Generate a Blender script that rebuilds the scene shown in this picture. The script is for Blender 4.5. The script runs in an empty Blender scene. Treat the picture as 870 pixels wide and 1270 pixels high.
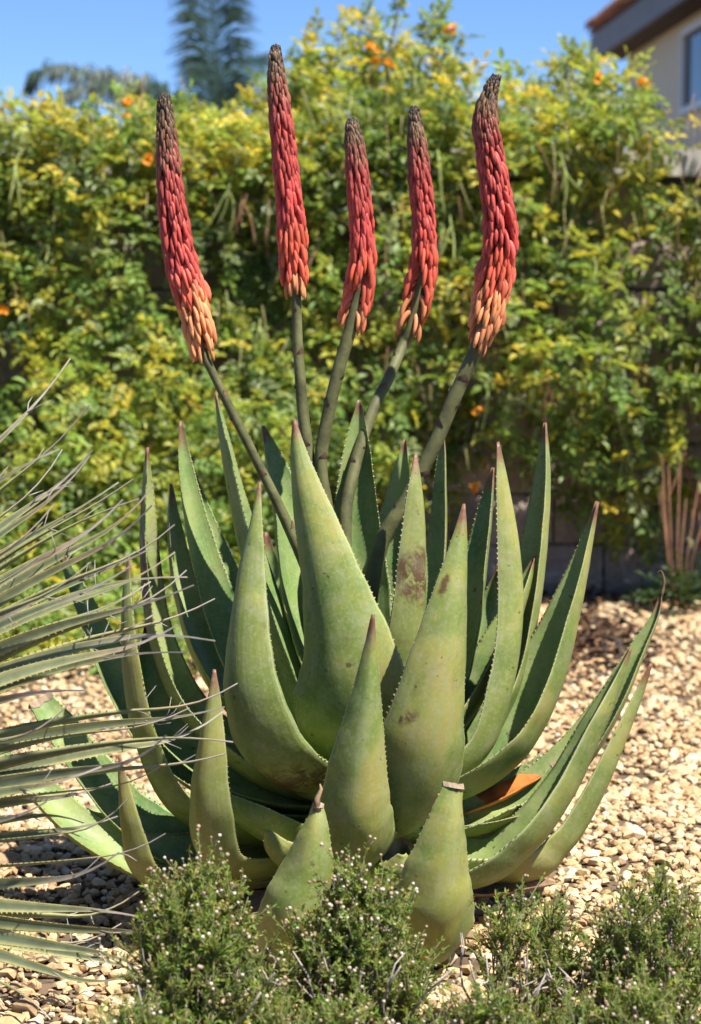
import bpy, math, random
import numpy as np
from mathutils import Vector, Matrix, noise
R = math.radians
random.seed(7); rng = np.random.default_rng(7)
S = bpy.context.scene
COL = S.collection

# ------------------------------------------------------------------ camera
F_PX, W_PX, H_PX, HOR, CAM_D, CAM_Z = 2415.0, 870.0, 1270.0, 391.0, 3.5, 1.1
TH = math.atan((H_PX/2-HOR)/F_PX)
cam = bpy.data.cameras.new('camera'); cam_o = bpy.data.objects.new('camera', cam); COL.objects.link(cam_o)
cam.sensor_fit = 'VERTICAL'; cam.sensor_height = 36; cam.lens = 36*F_PX/H_PX
cam.clip_end = 500; cam.clip_start = .05
cam_o.location = (0, -CAM_D, CAM_Z); cam_o.rotation_euler = (math.pi/2-TH, 0, 0)
cam.dof.use_dof = True; cam.dof.focus_distance = 3.32; cam.dof.aperture_fstop = 4.2; cam.dof.aperture_blades = 7
S.camera = cam_o
# ------------------------------------------------------------------ light
SUN = Vector((0.41, -0.32, 0.855)).normalized()
w = bpy.data.worlds.new('World'); S.world = w; w.use_nodes = True
nt = w.node_tree; bg = nt.nodes['Background']
sky = nt.nodes.new('ShaderNodeTexSky'); sky.sky_type = 'NISHITA'; sky.sun_disc = False
sky.sun_elevation = math.asin(SUN.z); sky.sun_rotation = math.atan2(SUN.x, SUN.y)
sky.altitude = 3500; sky.air_density = 1.0; sky.dust_density = 0.0; sky.ozone_density = 8.0
nt.links.new(sky.outputs[0], bg.inputs[0]); bg.inputs[1].default_value = 0.085
sl = bpy.data.lights.new('sun', 'SUN'); sl.energy = 5.0; sl.angle = R(.55); sl.color = (1, .955, .88)
so = bpy.data.objects.new('sun', sl); COL.objects.link(so); so.location = (3, -3, 8)
so.rotation_euler = SUN.to_track_quat('Z', 'Y').to_euler()
S.view_settings.view_transform = 'Standard'; S.view_settings.look = 'None'
S.view_settings.exposure = 1.15; S.view_settings.gamma = 1
S.render.engine = 'CYCLES'

def P(px, py, Y):
    """point seen at photo pixel px,py standing at depth Y"""
    dx = (px-W_PX/2)/F_PX; dv = (H_PX/2-py)/F_PX
    d = Vector((dx, math.cos(TH)+dv*math.sin(TH), -math.sin(TH)+dv*math.cos(TH)))
    t = (Y+CAM_D)/d.y
    return Vector((0, -CAM_D, CAM_Z))+d*t
def SZ(px, Y): return px*(Y+CAM_D)/F_PX

# ------------------------------------------------------------------ materials
class NB:
    def __init__(s, name):
        s.m = bpy.data.materials.new(name); s.m.use_nodes = True
        s.t = s.m.node_tree; s.b = s.t.nodes['Principled BSDF']; s.out = s.t.nodes['Material Output']
    def n(s, typ, **k):
        x = s.t.nodes.new(typ)
        for a, v in k.items(): setattr(x, a, v)
        return x
    def l(s, a, b): s.t.links.new(a, b)
    def attr(s, name): return s.n('ShaderNodeAttribute', attribute_name=name).outputs
    def noise(s, scale, detail=3, rough=.55, vec=None, dist=0):
        x = s.n('ShaderNodeTexNoise'); x.inputs['Scale'].default_value = scale
        x.inputs['Detail'].default_value = detail; x.inputs['Roughness'].default_value = rough
        x.inputs['Distortion'].default_value = dist
        if vec is not None: s.l(vec, x.inputs['Vector'])
        return x.outputs['Fac']
    def ramp(s, fac, stops, interp='LINEAR'):
        x = s.n('ShaderNodeValToRGB'); cr = x.color_ramp; cr.interpolation = interp
        while len(cr.elements) < len(stops): cr.elements.new(.5)
        for e, (p, c) in zip(cr.elements, stops):
            e.position = p; e.color = (c[0], c[1], c[2], 1) if not isinstance(c, (int, float)) else (c, c, c, 1)
        s.l(fac, x.inputs[0]); return x.outputs[0]
    def mix(s, fac, a, b, mode='MIX'):
        x = s.n('ShaderNodeMix', data_type='RGBA', blend_type=mode)
        for v, i in ((fac, 0), (a, 6), (b, 7)):
            if isinstance(v, (int, float)): x.inputs[i].default_value = v
            elif isinstance(v, tuple): x.inputs[i].default_value = (*v, 1)
            else: s.l(v, x.inputs[i])
        return x.outputs[2]
    def math(s, op, a, b=0.0, clamp=False):
        x = s.n('ShaderNodeMath', operation=op, use_clamp=clamp)
        for v, i in ((a, 0), (b, 1)):
            if isinstance(v, (int, float)): x.inputs[i].default_value = v
            else: s.l(v, x.inputs[i])
        return x.outputs[0]
    def bump(s, h, strength=.3, dist=.01):
        x = s.n('ShaderNodeBump'); x.inputs['Strength'].default_value = strength; x.inputs['Distance'].default_value = dist
        s.l(h, x.inputs['Height']); s.l(x.outputs[0], s.b.inputs['Normal'])
    def done(s, col=None, rough=.6, spec=.4, trans=0, tcol=None):
        if col is not None:
            if isinstance(col, tuple): s.b.inputs['Base Color'].default_value = (*col, 1)
            else: s.l(col, s.b.inputs['Base Color'])
        if isinstance(rough, (int, float)): s.b.inputs['Roughness'].default_value = rough
        else: s.l(rough, s.b.inputs['Roughness'])
        s.b.inputs['Specular IOR Level'].default_value = spec
        if trans:
            tr = s.n('ShaderNodeBsdfTranslucent'); mx = s.n('ShaderNodeMixShader'); mx.inputs[0].default_value = trans
            c = tcol if tcol is not None else col
            if isinstance(c, tuple): tr.inputs[0].default_value = (*c, 1)
            else: s.l(c, tr.inputs[0])
            s.l(s.b.outputs[0], mx.inputs[1]); s.l(tr.outputs[0], mx.inputs[2]); s.l(mx.outputs[0], s.out.inputs[0])
        return s.m
    def geo(s): return s.n('ShaderNodeTexCoord').outputs
MAT = {}
def simple(name, c, rough=.6, spec=.3, scale=40, amt=.3, trans=0, bump=0):
    k = NB(name); f = k.noise(scale, 4, vec=k.geo()['Object'])
    col = k.ramp(f, [(.3, tuple(x*(1-amt) for x in c)), (.7, tuple(min(1, x*(1+amt)) for x in c))])
    if bump: k.bump(f, bump, .01)
    MAT[name] = k.done(col, rough, spec, trans); return MAT[name]

def mat_aloe():
    k = NB('aloe_leaf'); uv = k.n('ShaderNodeUVMap').outputs[0]; tc = k.geo()['Object']
    sep = k.n('ShaderNodeSeparateXYZ'); k.l(uv, sep.inputs[0]); u, v = sep.outputs[0], sep.outputs[1]
    lower = k.math('GREATER_THAN', u, 1.0)
    mp = k.n('ShaderNodeMapping'); mp.inputs['Scale'].default_value = (9, 1.3, 1); k.l(uv, mp.inputs[0])
    oi = k.n('ShaderNodeObjectInfo').outputs['Random']
    ofs = k.n('ShaderNodeCombineXYZ'); k.l(k.math('MULTIPLY', oi, 37.0), ofs.inputs[2]); k.l(k.math('MULTIPLY', oi, 91.0), ofs.inputs[0])
    va = k.n('ShaderNodeVectorMath', operation='ADD'); k.l(mp.outputs[0], va.inputs[0]); k.l(ofs.outputs[0], va.inputs[1])
    streak = k.noise(1.0, 4, .6, va.outputs[0])
    vb = k.n('ShaderNodeVectorMath', operation='ADD'); k.l(tc, vb.inputs[0]); k.l(ofs.outputs[0], vb.inputs[1])
    blot = k.noise(7, 5, .6, vb.outputs[0], .4); fine = k.noise(160, 3, .6, vb.outputs[0])
    outer = k.ramp(blot, [(.36, (.085, .150, .026)), (.5, (.155, .205, .034)), (.60, (.26, .26, .050)), (.70, (.30, .25, .065))])
    inner = k.ramp(blot, [(.38, (.085, .185, .048)), (.62, (.225, .300, .078))])
    col = k.mix(lower, inner, outer)
    # waxy bluish bloom, rubbed off in streaks
    bl = k.ramp(streak, [(.42, 0.0), (.70, .30)]); col = k.mix(bl, col, (.20, .29, .13))
    col = k.mix(k.ramp(fine, [(.5, 0), (.75, .42)]), col, (.36, .38, .2))
    # yellowing per leaf
    col = k.mix(k.math('MULTIPLY', k.attr('age')[2], .55), col, (.34, .30, .095))
    # pale thin margin
    ed = k.math('ABSOLUTE', k.math('SUBTRACT', k.math('MODULO', u, 1.0001), .5))
    col = k.mix(k.ramp(ed, [(.455, 0), (.495, .55)]), col, (.42, .42, .22))
    # brown scuffs
    sc = k.noise(16, 6, .7, vb.outputs[0], 1.2)
    col = k.mix(k.ramp(sc, [(.57, 0), (.72, .45)]), col, (.17, .11, .045))
    spk = k.noise(60, 2, .5, vb.outputs[0]); col = k.mix(k.ramp(spk, [(.70, 0), (.74, .7)]), col, (.06, .03, .015))
    st = k.attr('stain')[2]
    stn = k.math('MULTIPLY', st, k.ramp(k.noise(30, 6, .7, vb.outputs[0], .8), [(.34, 0.0), (.60, 1.0)]), True)
    col = k.mix(k.ramp(stn, [(.12, 0), (.5, .92)]), col, k.mix(sc, (.035, .014, .008), (.13, .06, .025)))
    dry = k.attr('dry')[2]
    dn = k.math('ADD', dry, k.math('MULTIPLY', k.math('SUBTRACT', k.noise(45, 4, .6, vb.outputs[0]), .5), .45))
    col = k.mix(k.ramp(dn, [(.22, 0), (.85, .9)]), col, k.mix(sc, (.075, .028, .018), (.26, .085, .05)))
    h = k.math('ADD', k.math('MULTIPLY', streak, .5), k.math('ADD', k.math('MULTIPLY', blot, .6), k.math('MULTIPLY', fine, .12))); k.bump(h, .12, .02)
    k.b.inputs['Subsurface Weight'].default_value = 0.0
    scr = k.n('ShaderNodeMapping'); scr.inputs['Scale'].default_value = (3, 30, 1); scr.inputs['Rotation'].default_value = (0, 0, .5); k.l(va.outputs[0], scr.inputs[0])
    sn = k.noise(2.2, 5, .75, scr.outputs[0], .5); col = k.mix(k.ramp(sn, [(.64, 0), (.68, .6)]), col, (.36, .34, .22))
    dust = k.noise(28, 6, .75, vb.outputs[0], .3); col = k.mix(k.ramp(dust, [(.46, 0), (.70, .45)]), col, (.33, .31, .19))
    MAT['aloe'] = k.done(col, k.ramp(blot, [(.38, .42), (.62, .62)]), .34, .10, k.mix(1.0, col, (1.3, 1.4, .5), 'MULTIPLY'))
mat_aloe()
def vcol_mat(name, rough=.5, spec=.35, trans=0, amt=.12, sc=90, tm=None):
    k = NB(name); c = k.attr('vcol')[0]; f = k.noise(sc, 3, .6, k.geo()['Object'])
    col = k.mix(1.0, c, k.ramp(f, [(.3, 1-amt*1.5), (.7, 1+amt)]), 'MULTIPLY')
    MAT[name] = k.done(col, rough, spec, trans, k.mix(1.0, col, tm, 'MULTIPLY') if tm else None); return k
vcol_mat('floret', .5, .32, .12); vcol_mat('leafy', .45, .4, .52, .12, 90, (1.4, 1.25, .8)); vcol_mat('twiggy', .8, .2, 0)
vcol_mat('grav', .85, .15, 0, .16, 55)
vcol_mat('spiky', .5, .3, 0, .16, 40)
simple('stalk', (.095, .095, .036), .6, .3, 25, .45, bump=.3)
simple('bract', (.12, .075, .045), .8, .2, 60, .4)
simple('thorn', (.40, .33, .16), .55, .3)
simple('dead', (.22, .145, .085), .9, .1, 30, .5, bump=.4)
simple('cutface', (.26, .19, .13), .8, .2, 80, .3)
simple('soil', (.12, .085, .055), .95, .1, 6, .5, bump=.6)
simple('stem_wood', (.17, .12, .085), .9, .15, 30, .45, bump=.4)
simple('dead_twig', (.34, .29, .25), .9, .1, 40, .3)
simple('pod', (.30, .34, .10), .55, .3, 20, .25, .2)
simple('dry_pod', (.20, .10, .055), .8, .2, 20, .4)
simple('orange', (.78, .30, .02), .5, .3, 30, .25, .3)
simple('stucco', (.74, .66, .50), .95, .1, 8, .05, bump=.15)
simple('fascia', (.19, .18, .18), .6, .3, 4, .1)
simple('soffit', (.13, .095, .075), .8, .2, 4, .2)
simple('rooftile', (.20, .085, .05), .85, .2, 9, .45, bump=.2)
simple('white_frame', (.72, .72, .70), .5, .4, 5, .05)
simple('cap', (.40, .37, .33), .9, .15, 14, .2, bump=.3)
simple('mortar', (.10, .085, .075), .95, .1, 30, .3)
def mat_glass():
    k = NB('pane'); MAT['pane'] = k.done((.012, .018, .03), .05, .4)
mat_glass()
def mat_block():
    k = NB('block'); tc = k.geo()['Object']; oi = k.n('ShaderNodeObjectInfo').outputs['Random']
    f = k.noise(11, 6, .65, tc); g = k.noise(70, 4, .7, tc)
    c = k.ramp(f, [(.25, (.24, .18, .155)), (.5, (.38, .295, .26)), (.75, (.52, .44, .40))])
    c = k.mix(k.math('MULTIPLY', oi, .4), c, (.24, .15, .11)); c = k.mix(k.ramp(g, [(.45, 0), (.8, .5)]), c, (.40, .35, .31))
    k.bump(k.math('ADD', f, g), .7, .02); MAT['block'] = k.done(c, .95, .1)
mat_block()
def mat_palm():
    k = NB('palm'); f = k.noise(3, 3, vec=k.geo()['Object'])
    MAT['palm'] = k.done(k.ramp(f, [(.3, (.028, .060, .045)), (.7, (.06, .10, .06))]), .45, .4, .3)
mat_palm()

# ------------------------------------------------------------------ mesh helpers
def mesh(name, V, Fc, mat, attrs=None, uvs=None, smooth=True):
    me = bpy.data.meshes.new(name); me.from_pydata([tuple(v) for v in V], [], [tuple(f) for f in Fc])
    me.materials.append(MAT[mat])
    if smooth: me.polygons.foreach_set('use_smooth', [True]*len(me.polygons))
    for n, a in (attrs or {}).items():
        if n == 'vcol':
            at = me.attributes.new('vcol', 'FLOAT_COLOR', 'POINT')
            at.data.foreach_set('color', np.concatenate([np.asarray(a, float), np.ones((len(a), 1))], 1).ravel())
        else:
            at = me.attributes.new(n, 'FLOAT', 'POINT'); at.data.foreach_set('value', np.asarray(a, float))
    if uvs is not None:
        uvl = me.uv_layers.new(name='UVMap'); li = np.zeros(len(me.loops), int); me.loops.foreach_get('vertex_index', li)
        uvl.data.foreach_set('uv', np.asarray(uvs, float)[li].ravel())
    me.update(); return me
def link(name, me, parent=None, **props):
    o = bpy.data.objects.new(name, me); COL.objects.link(o); o.parent = parent
    for k, v in props.items(): o[k] = v
    return o
def thing(name, label, cat, loc=(0, 0, 0), group=None):
    o = bpy.data.objects.new(name, None); COL.objects.link(o); o.location = loc; o.empty_display_size = .1
    o['label'] = label; o['category'] = cat
    if group: o['group'] = group
    return o
class MB:
    def __init__(s): s.v = []; s.f = []; s.c = []
    def add(s, V, Fc, col=None):
        n = len(s.v); s.v += [Vector(v) for v in V]; s.f += [tuple(i+n for i in f) for f in Fc]
        s.c += [col or (1, 1, 1)]*len(V)
    def box(s, c, d, col=None):
        x, y, z = c; a, b, h = d[0]/2, d[1]/2, d[2]/2
        V = [(x+i*a, y+j*b, z+k*h) for i in (-1, 1) for j in (-1, 1) for k in (-1, 1)]
        s.add(V, [(0, 1, 3, 2), (4, 6, 7, 5), (0, 4, 5, 1), (2, 3, 7, 6), (0, 2, 6, 4), (1, 5, 7, 3)], col)
    def tube(s, pts, rad, n=6, col=None):
        V, Fc = tube(pts, rad, n); s.add(V, Fc, col)
    def obj(s, name, mat, parent=None, smooth=True, off=None, **pr):
        V = s.v if off is None else [v-off for v in s.v]
        a = {'vcol': s.c} if mat in ('floret', 'leafy', 'twiggy', 'grav', 'spiky') else None
        return link(name, mesh(name, V, s.f, mat, a, smooth=smooth), parent, **pr)
def spline(pts, n):
    """Catmull-Rom through tuples of any length"""
    p = [np.asarray(q, float) for q in pts]; p = [2*p[0]-p[1]]+p+[2*p[-1]-p[-2]]; out = []
    m = len(p)-3
    for i in range(n):
        t = i/(n-1)*m; k = min(int(t), m-1); t -= k; a, b, c, d = p[k:k+4]
        out.append(.5*((2*b)+(c-a)*t+(2*a-5*b+4*c-d)*t*t+(3*b-a-3*c+d)*t**3))
    return out
def frames(pts):
    T = []
    for i in range(len(pts)):
        T.append((pts[min(i+1, len(pts)-1)]-pts[max(i-1, 0)]).normalized())
    return T
def tube(pts, rad, n=6):
    pts = [Vector(p) for p in pts]; T = frames(pts); V = []; Fc = []
    a = T[0].orthogonal().normalized()
    for i, p in enumerate(pts):
        a = (a-T[i]*a.dot(T[i])); a = a.normalized() if a.length > 1e-6 else T[i].orthogonal().normalized()
        b = T[i].cross(a); r = rad[i] if hasattr(rad, '__len__') else rad
        for j in range(n):
            q = 2*math.pi*j/n; V.append(p+(a*math.cos(q)+b*math.sin(q))*r)
    for i in range(len(pts)-1):
        for j in range(n): k = (j+1) % n; Fc.append((i*n+j, i*n+k, (i+1)*n+k, (i+1)*n+j))
    Fc.append(tuple(range(n-1, -1, -1))); Fc.append(tuple((len(pts)-1)*n+j for j in range(n)))
    return V, Fc
def scatter(name, templates, idx, mats, cols, mat, parent=None, smooth=True, off=None, **pr):
    """joins many transformed copies of small templates into one mesh; templates: [(V,F,shade)]"""
    Vs, Ls, Ns, Cs = [], [], [], []; base = 0
    for ti, (V, Fc, sh) in enumerate(templates):
        sel = np.where(idx == ti)[0]
        if not len(sel): continue
        V = np.asarray(V, float); M = mats[sel]
        X = np.einsum('nij,vj->nvi', M[:, :3, :3], V)+M[:, None, :3, 3]
        Vs.append(X.reshape(-1, 3))
        flat = np.concatenate([np.asarray(f) for f in Fc]); cnt = np.array([len(f) for f in Fc])
        Ls.append((flat[None]+(np.arange(len(sel))*len(V))[:, None]+base).ravel()); Ns.append(np.tile(cnt, len(sel)))
        Cs.append((cols[sel][:, None, :]*np.asarray(sh, float)[None]).reshape(-1, 3)); base += len(sel)*len(V)
    V = np.concatenate(Vs); L = np.concatenate(Ls); N = np.concatenate(Ns); C = np.concatenate(Cs)
    if off is not None: V = V-np.asarray(off)[None]
    me = bpy.data.meshes.new(name); me.vertices.add(len(V)); me.vertices.foreach_set('co', V.ravel())
    me.loops.add(len(L)); me.loops.foreach_set('vertex_index', L.astype(np.int32))
    me.polygons.add(len(N)); me.polygons.foreach_set('loop_start', np.concatenate([[0], np.cumsum(N)[:-1]]).astype(np.int32))
    me.update(calc_edges=True)
    me.polygons.foreach_set('use_smooth', [smooth]*len(N))
    at = me.attributes.new('vcol', 'FLOAT_COLOR', 'POINT'); at.data.foreach_set('color', np.concatenate([C, np.ones((len(C), 1))], 1).ravel())
    me.materials.append(MAT[mat]); me.update()
    return link(name, me, parent, **pr)
def basis(o, x, z, s):
    """4x4 with local x along x, local z close to z"""
    x = x.normalized(); y = z.cross(x)
    y = y.normalized() if y.length > 1e-5 else x.orthogonal().normalized()
    z = x.cross(y); M = np.eye(4); M[:3, 0] = x*s; M[:3, 1] = y*s; M[:3, 2] = z*s; M[:3, 3] = o; return M
def rv(a=1): return Vector((random.gauss(0, a), random.gauss(0, a), random.gauss(0, a)))

# ================================================================== THE SETTING
WALL_Y = 4.1
def gz(x, y): return .03*noise.noise(Vector((x*.7, y*.7, 3)))
def build_ground():
    xs = np.concatenate([np.linspace(-60, -3, 9), np.linspace(-2.6, 2.6, 50), np.linspace(3, 60, 9)])
    ys = np.concatenate([np.linspace(-40, -2.6, 8), np.linspace(-2.2, WALL_Y+.1, 52)])
    V = [(x, y, gz(x, y)) for y in ys for x in xs]; n = len(xs)
    Fc = [(j*n+i, j*n+i+1, (j+1)*n+i+1, (j+1)*n+i) for j in range(len(ys)-1) for i in range(n-1)]
    link('ground', mesh('ground', V, Fc, 'soil'), kind='structure')
    m = MB(); m.add([(-200, WALL_Y+.22, 1.5), (200, WALL_Y+.22, 1.5), (200, 400, 1.5), (-200, 400, 1.5)], [(0, 1, 2, 3)])
    m.obj('upper_terrace', 'soil', kind='structure')
build_ground()
def ico():
    g = (1+5**.5)/2
    V = [(-1, g, 0), (1, g, 0), (-1, -g, 0), (1, -g, 0), (0, -1, g), (0, 1, g), (0, -1, -g), (0, 1, -g), (g, 0, -1), (g, 0, 1), (-g, 0, -1), (-g, 0, 1)]
    Fc = [(0, 11, 5), (0, 5, 1), (0, 1, 7), (0, 7, 10), (0, 10, 11), (1, 5, 9), (5, 11, 4), (11, 10, 2), (10, 7, 6), (7, 1, 8), (3, 9, 4), (3, 4, 2), (3, 2, 6), (3, 6, 8), (3, 8, 9), (4, 9, 5), (2, 4, 11), (6, 2, 10), (8, 6, 7), (9, 8, 1)]
    return np.array(V, float)/math.hypot(1, g), Fc
def build_gravel():
    IV, IF = ico(); T = []
    for k in range(10):
        V = IV*np.array([1, rng.uniform(.65, .95), rng.uniform(.45, .75)])*rng.uniform(.72, 1.22, (12, 1)); T.append((V, IF, np.ones((12, 3))))
    pts = []
    def put(n, x0, x1, y0, y1, s0, s1, lift):
        for _ in range(n):
            y = random.uniform(y0, y1); D = y+CAM_D; hw = .24*D+.25
            x = random.uniform(-hw, hw)
            s = random.uniform(s0, s1)*random.choice((.75, 1, 1, 1.25)); pts.append((x, y, gz(x, y)+lift*s+random.uniform(0, .006), s))
    put(14000, 0, 0, -1.1, .9, .007, .014, .35)
    put(21000, 0, 0, .6, WALL_Y-.02, .008, .0145, .35)
    put(600, 0, 0, -1.0, WALL_Y-.2, .017, .025, .5)
    pal = np.array([(.62, .48, .31), (.70, .57, .39), (.55, .40, .24), (.74, .64, .48), (.60, .42, .27), (.45, .34, .23), (.66, .60, .50), (.34, .25, .17)])*np.array([.86, .76, .62])
    n = len(pts); M = np.zeros((n, 4, 4)); 
    for i, (x, y, z, s) in enumerate(pts):
        q = Matrix.Rotation(random.uniform(0, 6.28), 3, 'Z') @ Matrix.Rotation(random.gauss(0, .45), 3, 'X')
        M[i, :3, :3] = np.array(q)*s; M[i, :3, 3] = (x, y, z); M[i, 3, 3] = 1
    pr = np.array([.2, .2, .14, .16, .1, .07, .08, .05])
    c = pal[rng.choice(8, n, p=pr)]*rng.uniform(.8, 1.12, (n, 1))
    scatter('gravel', T, rng.integers(0, 10, n), M, c, 'grav', None, False, kind='stuff', label='pale buff and tan gravel covering the ground around the aloe', category='gravel')
build_gravel()

def build_wall():
    t = thing('retaining_wall', 'brown split-face block wall with pale cap behind the aloe, mostly hidden by creeper', 'wall', (0, WALL_Y+.12, 0))
    off = Vector((0, WALL_Y+.12, 0))
    m = MB(); m.box((0, WALL_Y+.13, .80), (7.0, .17, 1.68)); m.obj('core', 'mortar', t, False, off)
    variants = []
    bw, bh = .40, .20
    for k in range(6):
        nx, nz = 6, 4; V = []; Fc = []
        for j in range(nz+1):
            for i in range(nx+1):
                e = i in (0, nx) or j in (0, nz)
                d = 0 if e else -random.uniform(.008, .035)
                V.append(((i/nx-.5)*(bw-.012), d, (j/nz-.5)*(bh-.012)))
        for j in range(nz):
            for i in range(nx): a = j*(nx+1)+i; Fc.append((a, a+1, a+nx+2, a+nx+1))
        b0 = len(V)
        for (i, j) in ((0, 0), (nx, 0), (nx, nz), (0, nz)): V.append((V[j*(nx+1)+i][0], .08, V[j*(nx+1)+i][2]))
        bot = [i for i in range(nx+1)]; top = [nz*(nx+1)+i for i in range(nx+1)]; lf = [j*(nx+1) for j in range(nz+1)]; rt = [j*(nx+1)+nx for j in range(nz+1)]
        Fc += [tuple(bot[::-1]+[b0, b0+1]), tuple(top+[b0+2, b0+3]), tuple(lf+[b0+3, b0]), tuple(rt[::-1]+[b0+1, b0+2])]
        variants.append(mesh('block', V, Fc, 'block', smooth=False))
    for r in range(8):
        for i in range(-9, 10):
            x = (i+(.5 if r % 2 else 0))*bw
            if abs(x) > 3.4: continue
            o = link('block', random.choice(variants), t); o.location = (x, -.095+random.uniform(-.004, .004), .1+r*bh)
    nx = 12
    for i in range(nx):
        m = MB(); L = 7.0/nx; m.box((-3.5+L*(i+.5), WALL_Y+.11, 1.68), (L-.008, .36, .10))
        m.obj('cap_stone', 'cap', t, False, off)
build_wall()

# ------------------------------------------------------------------ house
def build_house():
    ang = math.atan(.069); t = thing('stucco_house', 'cream stucco house with tiled roof edge and dark window behind the wall', 'house', (4.3, -CAM_D, 1.5))
    t.rotation_euler = (0, 0, ang)   # local y runs along the wall, local -x faces the garden
    c = math.cos(ang); y0, y1 = 10.5, 20.6; EZ = 2.26     # eave height above terrace
    m = MB(); m.box((3.5, (y0+y1)/2, 1.25), (7, y1-y0, 2.5)); m.obj('wall', 'stucco', t, False)
    m = MB(); m.box((-.30, (y0+y1)/2, EZ+.13), (.05, y1-y0+.8, .26)); m.obj('fascia', 'fascia', t, False)
    m = MB(); m.box((-.13, (y0+y1)/2, EZ+.03), (.29, y1-y0+.76, .03)); m.obj('soffit', 'soffit', t, False)
    roof = MB(); s = .42
    def rz(x): return EZ+.27+(x+.34)*s
    V = []; 
    for (x, dz) in ((-.34, 0), (3.5, 0), (3.5, .06), (-.34, .06)):
        for y in (y0-.4, y1+.4): V.append((x, y, rz(x)+dz))
    roof.add(V, [(0, 1, 3, 2), (2, 3, 5, 4), (4, 5, 7, 6), (6, 7, 1, 0), (0, 2, 4, 6), (1, 7, 5, 3)])
    V2 = []
    for (x, dz) in ((3.5, 0), (7.34, -1), (7.34, -.94), (3.5, .06)):
        for y in (y0-.4, y1+.4): V2.append((x, y, rz(3.5)+(dz if abs(dz) < .1 else (dz+1)-(3.84*s))))
    roof.add(V2, [(0, 1, 3, 2), (2, 3, 5, 4), (4, 5, 7, 6), (6, 7, 1, 0), (0, 2, 4, 6), (1, 7, 5, 3)])
    ro = roof.obj('roof', 'rooftile', t, False)
    g = MB()   # gable ends
    for y in (y0+.01, y1-.01):
        n = len(g.v); g.add([(0.02, y, 2.5), (6.98, y, 2.5), (6.98, y, 2.55), (3.5, y, rz(3.5)-.01), (0.02, y, rz(.02)-.01)], [(0, 1, 2, 3, 4)])
    g.obj('gable', 'stucco', t, False)
    # half-round barrel tiles in the lowest three courses
    V, Fc = [], []; n = 6
    for e, (x, rr) in enumerate(((-.05, .085), (.40, .072))):
        for r in (rr, rr-.018):
            for j in range(n+1): a = math.pi*j/n; V.append((x, -math.cos(a)*r, math.sin(a)*r+x*s))
    m1 = n+1
    for j in range(n):
        Fc += [(j, j+1, 2*m1+j+1, 2*m1+j), (m1+j+1, m1+j, 3*m1+j, 3*m1+j+1), (j+1, j, m1+j, m1+j+1), (2*m1+j, 2*m1+j+1, 3*m1+j+1, 3*m1+j)]
    tm = mesh('roof_tile', V, Fc, 'rooftile', smooth=False)
    for k in range(3):
        yy = 13.0
        while yy < y1+.35:
            x = -.36+k*.38; o = link('roof_tile', tm, ro); o.location = (x, yy, rz(x)+.062+random.uniform(-.006, .006)); o.rotation_euler = (0, 0, random.gauss(0, .02)); yy += .19
    for (ya, yb, za, zb) in ((13.6, 18.05, 1.44, 2.14),):
        f = MB(); d = .06
        for (yc, zc, dy, dz) in (((ya+yb)/2, zb, yb-ya+d, d), ((ya+yb)/2, za, yb-ya+d, d), (ya, (za+zb)/2, d, zb-za-d), (yb, (za+zb)/2, d, zb-za-d), ((ya+yb)/2, (za+zb)/2, d*.7, zb-za-d)):
            f.box((-.02, yc, zc), (.08, dy, dz))
        wo = f.obj('window', 'white_frame', t, False)
        g = MB(); g.box((-.006, (ya+yb)/2, (za+zb)/2), (.02, yb-ya-d+.002, zb-za-d+.002)); g.obj('pane', 'pane', wo, False)
build_house()

# ------------------------------------------------------------------ palm behind the wall
def frond(t, pts, n=46, ll=.5, droop=.6, off=Vector()):
    c = [Vector(p) for p in spline(pts, n)]; T = frames(c); m = MB()
    m.tube(c[::3]+[c[-1]], [.016*(1-.8*i/(len(c[::3]))) for i in range(len(c[::3])+1)], 5)
    fo = m.obj('frond', 'palm', t, True, off)
    l = MB()
    for i in range(4, n):
        side = T[i].cross(Vector((0, 0, 1)))
        side = (side if side.length > .15 else T[i].cross(Vector((0, 1, 0)))).normalized()
        env = math.sin(math.pi*min(1, .18+.80*i/n))**.6
        for s in (-1, 1):
            for q in range(5):
                L = ll*env*random.uniform(.75, 1.1); d = (side*s+T[i]*.75+rv(.26)).normalized()
                p0 = c[i]+T[i]*random.uniform(0, .03); p1 = p0+d*L*.55; p2 = p1+(d+Vector((0, 0, -droop*1.6))).normalized()*L*.5
                wv = T[i]*.009
                l.add([p0-wv*.5, p0+wv*.5, p1+wv, p1-wv, p2], [(0, 1, 2, 3), (3, 2, 4)])
    l.obj('leaflets', 'palm', fo, False, off, kind='stuff')
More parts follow.
